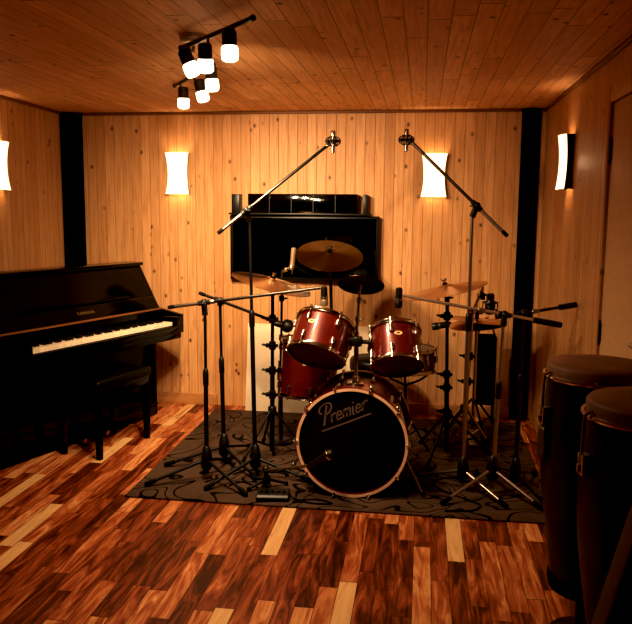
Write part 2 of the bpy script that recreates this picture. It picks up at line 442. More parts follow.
# ------------------------------------------------------------------ sconces
def sconce(o, d, label):
    """o on the wall, d out of the wall."""
    t = thing('wall_sconce', label, 'wall lamp', o, math.atan2(d[1], d[0]) + PI / 2, 'glowing curved glass wall sconces')
    W = XF[t.name]                                       # local -y is out of the wall
    hh, n, m = .152, 18, 12
    sh = MB(); vs = []; fs = []
    for lay in (0, 1):
        for j in range(n + 1):
            z = -hh + 2 * hh * j / n; q = z / hh
            hw = .074 + .016 * q * q                     # waisted outline
            for i in range(m + 1):
                a = -1 + 2 * i / m
                y = -(.052 + .026 * (1 - a * a) - .012 * (1 - q * q)) + (.004 if lay else 0)
                vs.append((hw * a, y, z))
    K = (n + 1) * (m + 1)
    for lay in (0, 1):
        for j in range(n):
            for i in range(m):
                a = lay * K + j * (m + 1) + i; f = (a, a + 1, a + m + 2, a + m + 1); fs.append(f if not lay else f[::-1])
    for j in range(n):
        for e in (0, m):
            a = j * (m + 1) + e; b = a + m + 1; fs.append((a, b, K + b, K + a))
    for i in range(m):
        for e in (0, n):
            a = e * (m + 1) + i; fs.append((a, a + 1, K + a + 1, K + a))
    sh.add(vs, fs, W); sh.build('lamp_shade', M['sconce'], t, 60)
    bp = MB()
    for s in (-1, 1):                                    # dark curved side cheeks between wall and glass
        pts = []
        for j in range(n + 1):
            q = -1 + 2 * j / n; pts.append((s * (.074 + .016 * q * q), -.052 + .012 * (1 - q * q), hh * q))
        vs = [(x, y, z) for x, y, z in pts] + [(x * .93, 0, z) for x, y, z in pts]
        vs2 = [(x - s * .004, y, z) for x, y, z in vs]; K2 = len(vs)
        fs = []
        for j in range(n):
            fs += [(j, j + 1, n + 2 + j, n + 1 + j), (K2 + j, K2 + n + 1 + j, K2 + n + 2 + j, K2 + j + 1)]
        bp.add(vs + vs2, fs, W)
    bp.build('side_frame', M['steel_dark'], t)
    MB().box((-.05, -.012, -.12), (.05, 0, .12), W, .003).build('back_plate', M['nickel'], t)
    L = bpy.data.lights.new('sconce_bulb', 'POINT'); L.energy = SC_E; L.color = (1, .72, .42); L.shadow_soft_size = .05
    lo = bpy.data.objects.new('sconce_bulb', L); C.objects.link(lo); lo.location = W @ V((0, -.030, 0))
SC_E = 2.6
sconce((-1.817, YB, 1.765), (0, -1, 0), 'glowing curved glass sconce on the back wall left of the television')
sconce((.072, YB, 1.755), (0, -1, 0), 'glowing curved glass sconce on the back wall right of the television')
sconce((XR, 4.49, 1.785), (-1, 0, 0), 'glowing curved glass sconce on the right wall next to the door')
sconce((XL, 4.48, 1.765), (1, 0, 0), 'glowing curved glass sconce on the left wall above the upright piano')

# ------------------------------------------------------------------ ceiling spotlights
def spot_fixture(a, b, canopy, heads, label):
    t = thing('ceiling_spotlight', label, 'ceiling light', (canopy[0], canopy[1], H - .03), 0, 'ceiling spotlight bars with glowing glass heads')
    c = V((canopy[0], canopy[1], H))
    MB().lathe([(.058, -.001), (.058, -.018), (.050, -.026), (.012, -.030)], Matrix.Translation(c), 28).build('canopy', M['nickel'], t)
    a = V(a); b = V(b); d = (b - a).normalized()
    q = a + d * max(0.0, min((c - a).dot(d), (b - a).length))
    br = MB(); br.rod(a, b, .009); br.ball(a, .012); br.ball(b, .012); br.build('bar', M['steel_dark'], t)
    st = MB(); st.tube([c + V((0, 0, -.02)), V((c.x, c.y, q.z)), q], .008); st.build('stem', M['nickel'], t)
    for s, (top, aim, tgt) in enumerate(heads):
        top = V(top); aim = V(aim).normalized()
        h = MB(); h.lathe([(.006, -.012), (.022, -.010), (.027, 0), (.027, .042), (.030, .046)], place(top, aim), 22)
        q = a + d * max(0.0, min((top - a).dot(d), (b - a).length))
        h.tube([q, q + V((0, 0, -.018)), top + aim * .012 + V((d.x, d.y, 0)) * .028], .005, 8)
        ho = h.build('spot_head', M['steel_dark'], t)
        g = MB(); g.lathe([(.026, .046), (.030, .052), (.031, .080), (.028, .094), (.019, .099), (.002, .101)], place(top, aim), 24)
        g.build('glass_shade', M['lamp'], ho, 60)
        L = bpy.data.lights.new('spot_bulb', 'SPOT'); L.energy = SPOT_E * (1.7 if V(tgt).y > 4.5 else 1.0); L.color = (1, .72, .43); L.spot_size = math.radians(150 if V(tgt).y < 4.5 else 120); L.spot_blend = 1; L.shadow_soft_size = .03
        lo = bpy.data.objects.new('spot_bulb', L); C.objects.link(lo); lo.location = top + aim * .125
        lo.rotation_euler = (V(tgt) - lo.location).to_track_quat('-Z', 'Y').to_euler()
SPOT_E = 27
spot_fixture((-.991, 3.035, 2.15), (-.593, 2.599, 2.15), (-.96, 3.10),
             [((-.700, 2.690, 2.125), (0.02, .03, -1), (-.5, 3.0, 0)),
              ((-.835, 2.845, 2.115), (-.05, .25, -1), (-1.1, 5.2, .8)),
              ((-.955, 2.965, 2.118), (.42, .1, -1), (-1.1, 4.0, 0))],
             'nearer ceiling spotlight bar, its three glass heads glowing above the piano side')
spot_fixture((-1.320, 3.93, 2.15), (-.960, 3.40, 2.15), (-1.095, 3.62),
             [((-1.250, 3.855, 2.120), (-.03, .10, -1), (-1.25, 5.2, .7)),
              ((-1.105, 3.655, 2.122), (.22, .15, -1), (-.85, 5.3, .8)),
              ((-.955, 3.345, 2.125), (.05, .05, -1), (-.7, 3.9, 0))],
             'farther ceiling spotlight bar, its three glass heads glowing close to the back wall')

# ------------------------------------------------------------------ television and the shelf unit over it
t = thing('television', 'flat black television mounted on the back wall behind the cymbals', 'television', (-.858, 5.42, 1.22))
MB().box((-1.41, 5.405, .985), (-.306, 5.44, 1.462), bev=.006).build('casing', M['black_plastic'], t)
MB().box((-1.385, 5.402, 1.012), (-.331, 5.4055, 1.444)).build('screen', M['tv'], t)
MB().box((-1.1, 5.438, 1.08), (-.62, 5.47, 1.36), bev=.004).build('wall_mount', M['black_metal'], t)
t = thing('wall_shelf', 'black shelf unit with panelled front on the back wall above the television', 'shelf', (-.89, 5.40, 1.475))
MB().box((-1.408, 5.36, 1.466), (-.375, 5.468, 1.480), bev=.002).build('base_board', M['black_plastic'], t)
MB().box((-1.388, 5.37, 1.480), (-1.330, 5.468, 1.615), bev=.002).build('upright', M['black_plastic'], t)
MB().box((-.425, 5.37, 1.480), (-.395, 5.468, 1.615), bev=.002).build('upright', M['black_plastic'], t)
bx = MB().box((-1.262, 5.355, 1.480), (-.462, 5.468, 1.618), bev=.003).build('front_panel', M['black_gloss'], t)
for k in range(1, 5):
    x = -1.262 + .16 * k
    MB().box((x - .003, 5.351, 1.484), (x + .003, 5.356, 1.614)).build('divider', M['black_metal'], bx)

# cream board leaning on the back wall
bd = MB(); ang = math.atan2(.10, .66)
Wb = Matrix.Translation((-1.285, 5.335, .002)) @ Matrix.Rotation(-ang, 4, 'X')
bd.box((0, 0, 0), (.93, .018, .66), Wb, .004)
tag(bd.build('leaning_board', M['cream']), 'cream coloured flat board leaning on the back wall behind the drums', 'board')

# ------------------------------------------------------------------ drums
def ring(mb, c, ax, r, h, th, n=48):
    """hoop of outer radius r, height h along ax, wall th."""
    mb.lathe([(r - th, 0), (r, 0), (r, h), (r - th, h), (r - th, 0)], place(c, ax), n, False)

def drum(name, label, cat, c, ax, r, h, root_z, lugs=6, shell='sparkle', bottom='smoke_head', top='white_head', group=None, badge=None, bracket=None, spin=0):
    """c = centre of the bottom rim, ax = axis to the top."""
    c = V(c); ax = V(ax).normalized()
    t = thing(name, label, cat, (c.x, c.y, root_z), 0, group)
    T = place(c, ax)
    MB().lathe([(r - .006, .012), (r, .014), (r, h - .014), (r - .006, h - .012)], T, 56, False).build('shell', M[shell], t, 30)
    MB().lathe([(r + .001, .018), (r + .001, .008), (r - .004, .004), (.002, .003)], T, 56, False).build('bottom_head', M[bottom], t, 50)
    MB().lathe([(r + .001, h - .018), (r + .001, h - .008), (r - .004, h - .004), (.002, h - .003)], T, 56, False).build('top_head', M[top], t, 50)
    for z0 in (-.004, h - .018):
        hp = MB(); hp.lathe([(r + .002, z0), (r + .011, z0), (r + .012, z0 + .004), (r + .009, z0 + .010), (r + .009, z0 + .022), (r + .003, z0 + .022), (r + .002, z0)], T, 56, False)
        hp.build('hoop', M['chrome'], t, 40)
    for k in range(lugs):
        a = 2 * PI * k / lugs + spin; e = V((math.cos(a), math.sin(a), 0)); Rl = T.to_3x3()
        for top_ in ((False, True) if h > .2 else (True,)):
            zz = (h - .055 if top_ else .055) if h > .2 else h / 2
            lg = MB(); lc = T @ (e * (r + .009) + V((0, 0, zz)))
            lg.lathe([(.004, -.022), (.010, -.017), (.011, 0), (.010, .017), (.004, .022)], place(lc, Rl @ V((0, 0, 1))), 12)
            lg.rod(T @ (e * (r - .001) + V((0, 0, zz))), lc, .007, n=8)
            lo = lg.build('lug', M['chrome'], t)
            rd = MB(); z0, z1, zc = (zz, h + .010, h + .006) if top_ else (-.006, zz, -.004)
            rd.rod(T @ (e * (r + .012) + V((0, 0, z0))), T @ (e * (r + .012) + V((0, 0, z1))), .0032, n=8)
            rd.lathe([(.006, -.005), (.0068, 0), (.006, .005)], place(T @ (e * (r + .012) + V((0, 0, zc))), Rl @ V((0, 0, 1))), 8)
            rd.build('tension_rod', M['chrome'], lo)
    if badge is not None:
        Ti = T.inverted(); dloc = (Ti.to_3x3() @ V(badge)); dloc.z = 0; dloc.normalize()
        zb = h * .62
        Bm = T @ Matrix.Translation(dloc * (r - .0005) + V((0, 0, zb))) @ frame_to(dloc, (0, 0, 1)).to_4x4()
        bo = MB().lathe([(.022, 0), (.021, .002), (.001, .0022)], Bm, 28, True, 1.0, .55).build('badge', M['badge'], t)
        MB().lathe([(.010, .0022), (.009, .003), (.001, .003)], Bm, 20, True, 1.0, .5).build('emblem', M['badge_ink'], bo)
    if bracket is not None:
        b = V(bracket)
        Ti = T.inverted(); dloc = (Ti.to_3x3() @ (b - (c + ax * h * .5))); dloc.z = 0; dloc.normalize()
        p0 = T @ (dloc * (r + .002) + V((0, 0, h * .5)))
        br = MB(); br.box((-.03, -.035, 0), (.03, .035, .018), place(p0, T.to_3x3() @ dloc), .006)
        br.rod(p0, b, .009); br.ball(b, .019)
        br.build('mount_bracket', M['chrome'], t)
    return t, T

# bass drum -------------------------------------------------------------
BX, BZ, BY0, BY1, BR = -.332, .307, 3.72, 4.165, .272
t = thing('bass_drum', 'red sparkle bass drum with black front head lettered Premier, standing on the rug', 'drum', (BX, 3.94, 0))
T = place((BX, BY0, BZ), (0, 1, 0), (0, 0, 1))
MB().lathe([(BR - .008, .03), (BR, .032), (BR, .413), (BR - .008, .415)], T, 96, False).build('shell', M['sparkle'], t, 30)
fh = MB().lathe([(BR + .002, .03), (BR + .002, .022), (BR - .010, .018), (.001, .017)], T, 96, False).build('front_head', M['drum_black'], t, 60)
MB().lathe([(BR + .002, .415), (BR + .002, .423), (BR - .010, .427), (.001, .428)], T, 96, False).build('rear_head', M['drum_black'], t, 60)
for z0, nm in ((0, 'front_hoop'), (.405, 'rear_hoop')):
    hp = MB(); hp.lathe([(BR + .003, z0), (BR + .020, z0), (BR + .022, z0 + .003), (BR + .022, z0 + .037), (BR + .020, z0 + .040), (BR + .003, z0 + .040), (BR + .003, z0)], T, 96, False)
    ho = hp.build(nm, M['sparkle'], t, 30)
    f = -.0012 if z0 == 0 else .0402
    MB().lathe([(BR + .0045, z0 + f), (BR + .0195, z0 + f), (BR + .0195, z0 + f + .001), (BR + .0045, z0 + f + .001), (BR + .0045, z0 + f)], T, 96, False).build('hoop_inlay', M['hoop_wood'], ho, 30)
for k in range(10):
    a = 2 * PI * k / 10; e = V((math.cos(a), 0, math.sin(a)))
    def Q(rad, y): return V((BX, BY0 + y, BZ)) + e * rad
    for y0, y1, yl, nm in ((-.006, .15, .12, 'claw'), (.45, .29, .32, 'claw')):
        s = 1 if y0 < .2 else -1
        cl = MB(); cl.tube([Q(BR + .010, y0), Q(BR + .026, y0 - .002 * s), Q(BR + .030, y0 + .012 * s), Q(BR + .024, y0 + .050 * s)], [.006, .007, .007, .005], 8)
        cl.ball(Q(BR + .027, y0 - .008 * s), .0075, 10, 8)
        cl.rod(Q(BR + .022, y0 + .04 * s), Q(BR + .016, y1), .0035, n=8)
        cl.build(nm, M['chrome'], t)
    for yl in (.135, .305):
        lg = MB(); lg.lathe([(.005, -.026), (.012, -.02), (.013, 0), (.012, .02), (.005, .026)], place(Q(BR + .012, yl), (0, 1, 0)), 12); lg.rod(Q(BR - .001, yl), Q(BR + .012, yl), .008, n=8)
        lg.build('lug', M['chrome'], t)
for s, foot in ((1, (.04, 3.80, .0265)), (-1, (-.72, 3.98, .0265))):
    top = V((BX + s * .262, 3.86, .22)); foot = V(foot)
    sp = MB(); sp.rod(top, foot, .007); sp.box((-.022, -.03, -.012), (.022, .03, .012), Matrix.Translation(top) @ Matrix.Rotation(.6 * s, 4, 'Y'), .005); sp.ball(top.lerp(foot, .62), .013, 10, 8)
    so = sp.build('spur', M['nickel'], t); MB().ball(foot, .013, 12, 8).build('rubber_tip', M['rubber'], so)
# hand-lettered name on the front head
S = .0415; up23 = math.radians(23)
def stroke(pts, w=.0062, close=False):
    out = []
    for p in catmull([(x, y, 0) for x, y in pts], 6):
        x = p.x + .22 * p.y; y = p.y * 1.12
        X = x * math.cos(up23) - y * math.sin(up23) * .55; Y = x * math.sin(up23) + y * math.cos(up23) * 1.0
        out.append((X * S, Y * S))
    n = len(out); vs = []; fs = []
    for i, (x, y) in enumerate(out):
        x0, y0 = out[max(i - 1, 0)]; x1, y1 = out[min(i + 1, n - 1)]
        dx, dy = x1 - x0, y1 - y0; l = math.hypot(dx, dy) or 1
        nx, ny = -dy / l * w / 2, dx / l * w / 2
        vs += [(x + nx, 0, y + ny), (x - nx, 0, y - ny)]
    for i in range(n - 1): fs.append((2 * i, 2 * i + 1, 2 * i + 3, 2 * i + 2))
    return vs, fs
E_ = [(0, .5), (.55, .56), (.52, .9), (.22, .95), (0, .5), (.2, .04), (.68, .22)]
strokes = [([(.95, 2.15), (.78, 1.2), (.62, .15), (.5, -.05)], .009), ([(.35, 1.35), (-.02, 1.55), (.0, 2.05), (.55, 2.4), (1.35, 2.3), (1.6, 1.75), (1.25, 1.25), (.72, 1.1)], .008),
           ([(1.62, .95), (1.62, 0)], .008), ([(1.62, .45), (1.85, .88), (2.2, .92)], .007), ([(x + 2.3, y) for x, y in E_], .0068),
           ([(3.2, .95), (3.2, 0)], .008), ([(3.2, .5), (3.42, .92), (3.66, .85), (3.66, 0)], .007), ([(3.66, .5), (3.88, .92), (4.12, .85), (4.12, 0)], .007),
           ([(4.5, .95), (4.5, .1), (4.7, .05)], .008), ([(4.5, 1.3), (4.53, 1.46)], .009), ([(x + 4.88, y) for x, y in E_], .0068),
           ([(5.78, 1.0), (5.78, .0)], .008), ([(5.78, .45), (5.95, .85), (6.2, 1.05), (6.5, .98)], .008), ([(.25, -.62), (3.5, -.64), (6.9, -.60)], .0075)]
strokes = [(p, w * 1.15) for p, w in strokes]
lt = MB(); o0 = V((-.500, BY0 + .0155, .384))
for pts, wd in strokes:
    vs, fs = stroke(pts, wd); lt.add(vs, fs, Matrix.Translation(o0))
lt.build('lettering', M['logo'], fh, 0)
# tom holder on top
MB().box((BX - .045, 3.87, BZ + BR - .012), (BX + .045, 3.96, BZ + BR + .010), bev=.006).build('holder_plate', M['chrome'], t)
th = MB(); th.rod((BX, 3.915, BZ + BR), (BX, 3.915, .86), .0125); th.lathe([(.019, 0), (.02, .03), (.015, .036)], Matrix.Translation((BX, 3.915, BZ + BR + .01)), 16)
th.build('tom_post', M['chrome'], t)
tb = MB(); tb.box((BX - .030, 3.885, .785), (BX + .030, 3.945, .835), bev=.008); tb.rod((BX - .085, 3.92, .815), (BX + .085, 3.92, .805), .012)
tb.build('tom_arm', M['black_metal'], t)

LA = (.186, .571, .80); RA = (-.086, .586, .806)
drum('rack_tom', 'red sparkle rack tom left of the bass drum post, under a drum mic', 'drum', (-.546, 3.872, .728), LA, .151, .215, .728, 6, badge=(-.35, -1, .3), bracket=(BX - .08, 3.925, .815), group='red sparkle toms', spin=.35)
drum('rack_tom', 'smaller red sparkle rack tom mounted on the right of the bass drum post', 'drum', (-.113, 3.880, .688), RA, .131, .215, .688, 6, badge=(.15, -1, .3), bracket=(BX + .08, 3.925, .805), group='red sparkle toms', spin=.25)
ft, T = drum('floor_tom', 'red sparkle floor tom standing on legs below the left rack tom', 'drum', (-.665, 4.40, .385), (.03, .06, 1), .171, .345, 0, 8, badge=(-.02, -1, 0), group='red sparkle toms', spin=.2)
for a in (200, 320, 80):
    a = math.radians(a); e = V((math.cos(a), math.sin(a), 0)); p = V((-.660, 4.41, 0)) + e * .186
    l = MB(); l.tube([p + V((0, 0, .60)), p + V((0, 0, .10)), p + e * .03 + V((0, 0, .02))], .006)
    l.box((-.014, -.014, .48), (.014, .014, .56), Matrix.Translation(p - e * .004), .004)
    lo = l.build('leg', M['chrome'], ft); MB().ball(p + e * .031 + V((0, 0, .024)), .011, 10, 8).build('rubber_foot', M['rubber'], lo)
drum('snare_drum', 'dark wood snare drum behind the right rack tom, on its own stand', 'drum', (-.076, 4.47, .545), (0, .03, 1), .170, .142, .545, 8, shell='mahogany')
t = thing('snare_stand', 'black basket stand under the dark wood snare drum', 'stand', (-.076, 4.47, 0))
s = MB(); s.rod((-.076, 4.47, .10), (-.076, 4.47, .46), .011); s.rod((-.076, 4.47, .22), (-.076, 4.47, .36), .015); s.build('pole', M['steel_dark'], t)
for a in (30, 150, 270):
    e = V((math.cos(math.radians(a)), math.sin(math.radians(a)), 0)); c = V((-.076, 4.47, 0))
    MB().tube([c + V((0, 0, .45)), c + e * .10 + V((0, 0, .475)), c + e * .194 + V((0, 0, .525)), c + e * .197 + V((0, 0, .575))], .007).build('basket_arm', M['black_metal'], t)
    f = c + e * .17
    l = MB(); l.rod(c + V((0, 0, .30)), f + V((0, 0, .022)), .007); l.rod(c + V((0, 0, .12)), c.lerp(f, .5) + V((0, 0, .16)), .005)
    lo = l.build('leg', M['steel_dark'], t); MB().ball(f + V((0, 0, .027)), .012, 10, 8).build('rubber_foot', M['rubber'], lo)
t = thing('drum_throne', 'round black drum throne behind the bass drum', 'stool', (-.286, 4.93, 0))
MB().lathe([(.02, .43), (.165, .432), (.175, .45), (.176, .505), (.166, .523), (.02, .528)], Matrix.Translation((-.286, 4.93, 0)), 40).build('seat', M['leather'], t, 60)
MB().rod((-.286, 4.93, .08), (-.286, 4.93, .435), .014).build('post', M['steel_dark'], t)
for a in (90, 210, 330):
    e = V((math.cos(math.radians(a)), math.sin(math.radians(a)), 0)); c = V((-.286, 4.93, 0)); f = c + e * .25
    l = MB(); l.rod(c + V((0, 0, .30)), f + V((0, 0, .022)), .008); l.rod(c + V((0, 0, .11)), c.lerp(f, .55) + V((0, 0, .145)), .006)
    lo = l.build('leg', M['steel_dark'], t); MB().ball(f + V((0, 0, .027)), .012, 10, 8).build('rubber_foot', M['rubber'], lo)
t = thing('kick_pedal', 'dark metal kick pedal behind the bass drum', 'pedal', (BX, 4.33, .012))
MB().prism([(4.24, .013), (4.24, .03), (4.48, .02), (4.48, .013)], BX - .045, BX + .045).build('base_plate', M['steel_dark'], t)
MB().prism([(4.23, .085), (4.23, .095), (4.47, .034), (4.47, .024)], BX - .035, BX + .035).build('foot_board', M['nickel'], t)
p = MB(); p.rod((BX - .05, 4.225, .02), (BX - .05, 4.225, .16), .007); p.rod((BX + .05, 4.225, .02), (BX + .05, 4.225, .16), .007); p.rod((BX - .055, 4.225, .155), (BX + .055, 4.225, .155), .006); p.build('pedal_frame', M['chrome'], t)
p = MB(); p.rod((BX, 4.225, .155), (BX, 4.23, .29), .004); p.ball((BX, 4.222, .30), .022); p.build('beater', M['nickel'], t)

# ------------------------------------------------------------------ cymbals
def cymbal(name, label, c, nml, r, mat, bell=.18, group='bronze cymbals of the drum kit', nut=True, root=None):
    c = V(c); nml = V(nml).normalized(); T = place(c, nml)
    prof = []
    rb = r * bell; hb = r * .085; bow = r * .075
    for i in range(7):
        q = i / 6; prof.append((max(.006, rb * q), hb * math.sqrt(max(0, 1 - (q * .92) ** 2)) + bow))
    z1 = prof[-1][1]
    for i in range(1, 15):
        q = i / 14; prof.append((rb + (r - rb) * q, z1 * (1 - q) * (1 - .25 * q) + .0))
    bottom = [(a, b - .0016) for a, b in reversed(prof)]
    prof = [(a, b - bow - hb * .6) for a, b in prof]; bottom = [(a, b - bow - hb * .6) for a, b in bottom]
    mb = MB(); mb.lathe(prof + bottom, I4, 72, False)
    if root is None:
        t = thing(name, label, 'cymbal', c, 0, group)
    else: t = root
    pl = mb.build('bronze_plate', M[mat], None, 50); pl.parent = t; pl.matrix_local = XF[t.name].inverted() @ T
    if nut:
        MB().lathe([(.016, .002), (.016, .014), (.012, .016)], T, 16).build('felt_washer', M['black_cloth'], t)
        wn = MB(); wn.lathe([(.007, .016), (.008, .034), (.004, .038)], T, 12)
        wn.add([(-.018, -.002, .040), (-.006, -.002, .020), (.006, -.002, .020), (.018, -.002, .040), (-.018, .002, .040), (-.006, .002, .020), (.006, .002, .020), (.018, .002, .040)],
               [(0, 1, 5, 4), (1, 2, 6, 5), (2, 3, 7, 6), (0, 3, 2, 1), (4, 5, 6, 7), (0, 4, 7, 3)], T)
        wn.build('wing_nut', M['chrome'], t)
    return t
cymbal('crash_cymbal', 'wide bronze crash cymbal tilted in front of the lower left of the television', (-.866, 4.3, 1.098), (.261, -.03, .965), .242, 'cymbal')
cymbal('crash_cymbal', 'bronze crash cymbal tilted on the stand between the right sconce and the hi-hat', (.142, 4.45, 1.068), (-.222, -.03, .974), .245, 'cymbal')
cymbal('ride_cymbal', 'shiny golden cymbal tilted forward in front of the television', (-.572, 4.65, 1.245), (.10, -.40, .912), .212, 'cymbal_gold', .2)
cymbal('splash_cymbal', 'small dark splash cymbal tilted back on the rod above the bass drum', (-.313, 3.93, 1.125), (.009, .494, .869), .124, 'cymbal_dark', .25)

def wingnut(mb, p, d, s=1.0):
    T = place(p, d)
    mb.lathe([(.006 * s, 0), (.007 * s, .016 * s), (.003 * s, .019 * s)], T, 10)
    mb.box((-.020 * s, -.003 * s, .010 * s), (-.004 * s, .003 * s, .026 * s), T, .002); mb.box((.004 * s, -.003 * s, .010 * s), (.020 * s, .003 * s, .026 * s), T, .002)

def tripod(t, c, hub, foot_r, angs, lr, mat, brace=True, hubz=None, footz=.014):
    for a in angs:
        e = V((math.cos(math.radians(a)), math.sin(math.radians(a)), 0)); f = V(c) + e * foot_r
        l = MB(); l.rod(V(c) + e * .018 + V((0, 0, hub)), f + V((0, 0, footz + .012)), lr, lr * .9)
        if brace: l.rod(V(c) + e * .012 + V((0, 0, hubz)), (V(c) + e * .018 + V((0, 0, hub))).lerp(f + V((0, 0, .02)), .55), lr * .7)
        lo = l.build('leg', mat, t)
        ft = MB(); d = (f + V((0, 0, footz + .012)) - V(c) - V((0, 0, hub))).normalized()
        ft.tube([f + V((0, 0, footz + .012)) - d * .05, f + V((0, 0, footz + .010)) - d * .002, f + V((0, 0, footz + .010)) + d * .006], [lr * 1.35, lr * 1.5, lr * .9], 10)
        ft.build('rubber_foot', M['rubber'], lo)

def cymbal_stand(label, c, top, hub, foot_r, angs, rmat='black_metal', clamps=(), arm=None, group='cymbal stands around the drum kit', name='cymbal_stand'):
    c = V(c); top = V(top)
    t = thing(name, label, 'stand', (c.x, c.y, 0), 0, group)
    mid = top if arm is None else V(arm[0])
    p = MB(); p.rod((c.x, c.y, .05), c.lerp(V((mid.x, mid.y, 0)), .5) + V((0, 0, mid.z * .52)), .0145); p.build('lower_tube', M[rmat], t)
    p = MB(); p.rod(c.lerp(V((mid.x, mid.y, 0)), .48) + V((0, 0, mid.z * .50)), mid, .0105); p.build('upper_tube', M[rmat], t)
    if arm is not None:
        p = MB(); p.rod(V(arm[0]) - (top - V(arm[0])) * .25, top, .009); p.ball(V(arm[0]), .02); p.build('boom_arm', M[rmat], t)
    for q in (mid.z * .51, *clamps):
        k = q / mid.z; o = c.lerp(V((mid.x, mid.y, 0)), k); o.z = q
        cl = MB(); cl.lathe([(.013, -.026), (.021, -.022), (.021, .022), (.013, .026)], Matrix.Translation(o), 14)
        cl.box((-.040, -.012, -.012), (-.010, .012, .012), Matrix.Translation(o), .004); wingnut(cl, o + V((-.038, 0, 0)), (-1, 0, .2), 1.0)
        cl.box((.010, -.010, -.010), (.034, .010, .010), Matrix.Translation(o), .004)
        cl.build('clamp', M['black_metal'], t)
    cl = MB(); cl.lathe([(.015, -.03), (.026, -.024), (.026, .02), (.018, .03)], Matrix.Translation((c.x, c.y, hub)), 16); cl.build('leg_collar', M['black_metal'], t)
    tl = MB(); tl.box((-.014, -.012, -.03), (.014, .012, .012), Matrix.Translation(top + V((0, 0, -.045))), .005); tl.rod(top + V((0, 0, -.04)), top + V((0, 0, .006)), .004); wingnut(tl, top + V((.012, 0, -.045)), (1, 0, .1)); tl.build('tilter', M['black_metal'], t)
    tripod(t, (c.x, c.y, 0), hub, foot_r, angs, .0085, M[rmat], True, .085)
    return t
cymbal_stand('black double braced stand carrying the wide crash cymbal by the floor tom', (-.868, 4.30, 0), (-.866, 4.3, 1.075), .30, .25, (235, 355, 115), clamps=(.86, .70, .40))
cymbal_stand('black double braced stand carrying the crash cymbal by the right sconce', (.183, 4.47, 0), (.156, 4.45, 1.040), .28, .28, (245, 5, 125), clamps=(.885, .45, .30))
cymbal_stand('stand hidden behind the left rack tom carrying the golden cymbal', (-.545, 4.76, 0), (-.57, 4.665, 1.215), .28, .26, (150, 270, 30))
cymbal_stand('chrome boom stand with a black arm close to the hi-hat', (.290, 4.62, 0), (.372, 4.56, 1.05), .28, .20, (150, 270, 30), 'chrome', clamps=(.62,), arm=((.318, 4.59, .90), 0))

# rod for the splash (part of the post assembly, stands on the tom post)
t = thing('splash_rod', 'thin chrome rod holding the small splash cymbal above the bass drum', 'rod', (BX, 3.915, .86))
r_ = MB(); r_.rod((BX, 3.915, .862), (-.320, 3.925, 1.075), .008); r_.rod((-.320, 3.925, 1.07), (-.3125, 3.928, 1.115), .005); r_.build('rod', M['chrome'], t)
for z in (.93, 1.03):
    r_ = MB(); o = V((BX, 3.915, z)).lerp(V((-.32, 3.925, z)), (z - .86) / .2); r_.lathe([(.010, -.016), (.015, -.012), (.015, .012), (.010, .016)], Matrix.Translation(o), 12); wingnut(r_, o + V((.012, -.004, 0)), (1, -.3, 0), .8)
    r_.build('clamp', M['chrome'], t)

# hi-hat
t = thing('hi_hat', 'bronze hi-hat cymbals on a stand in front of the narrow black case', 'cymbal', (.372, 4.95, 0))
cymbal('', '', (.372, 4.95, .790), (-.09, -.05, .99), .195, 'cymbal', .2, nut=False, root=t)
cymbal('', '', (.370, 4.95, .768), (-.09, -.04, -.99), .195, 'cymbal', .2, nut=False, root=t)
p = MB(); p.rod((.372, 4.95, .06), (.372, 4.95, .745), .013); p.build('lower_tube', M['chrome'], t)
p = MB(); p.rod((.372, 4.95, .735), (.370, 4.95, .975), .004); p.build('pull_rod', M['chrome'], t)
p = MB(); p.lathe([(.010, .80), (.013, .805), (.013, .855), (.008, .865)], Matrix.Translation((.371, 4.95, 0)), 14); wingnut(p, (.384, 4.95, .84), (1, 0, 0)); p.build('clutch', M['black_metal'], t)
tripod(t, (.372, 4.95, 0), 0.26, .20, (20, 140, 290), .008, M['black_metal'], True, .085)
MB().prism([(4.68, .020), (4.68, .028), (4.93, .062), (4.93, .054)], .334, .410).build('foot_pedal', M['nickel'], t)

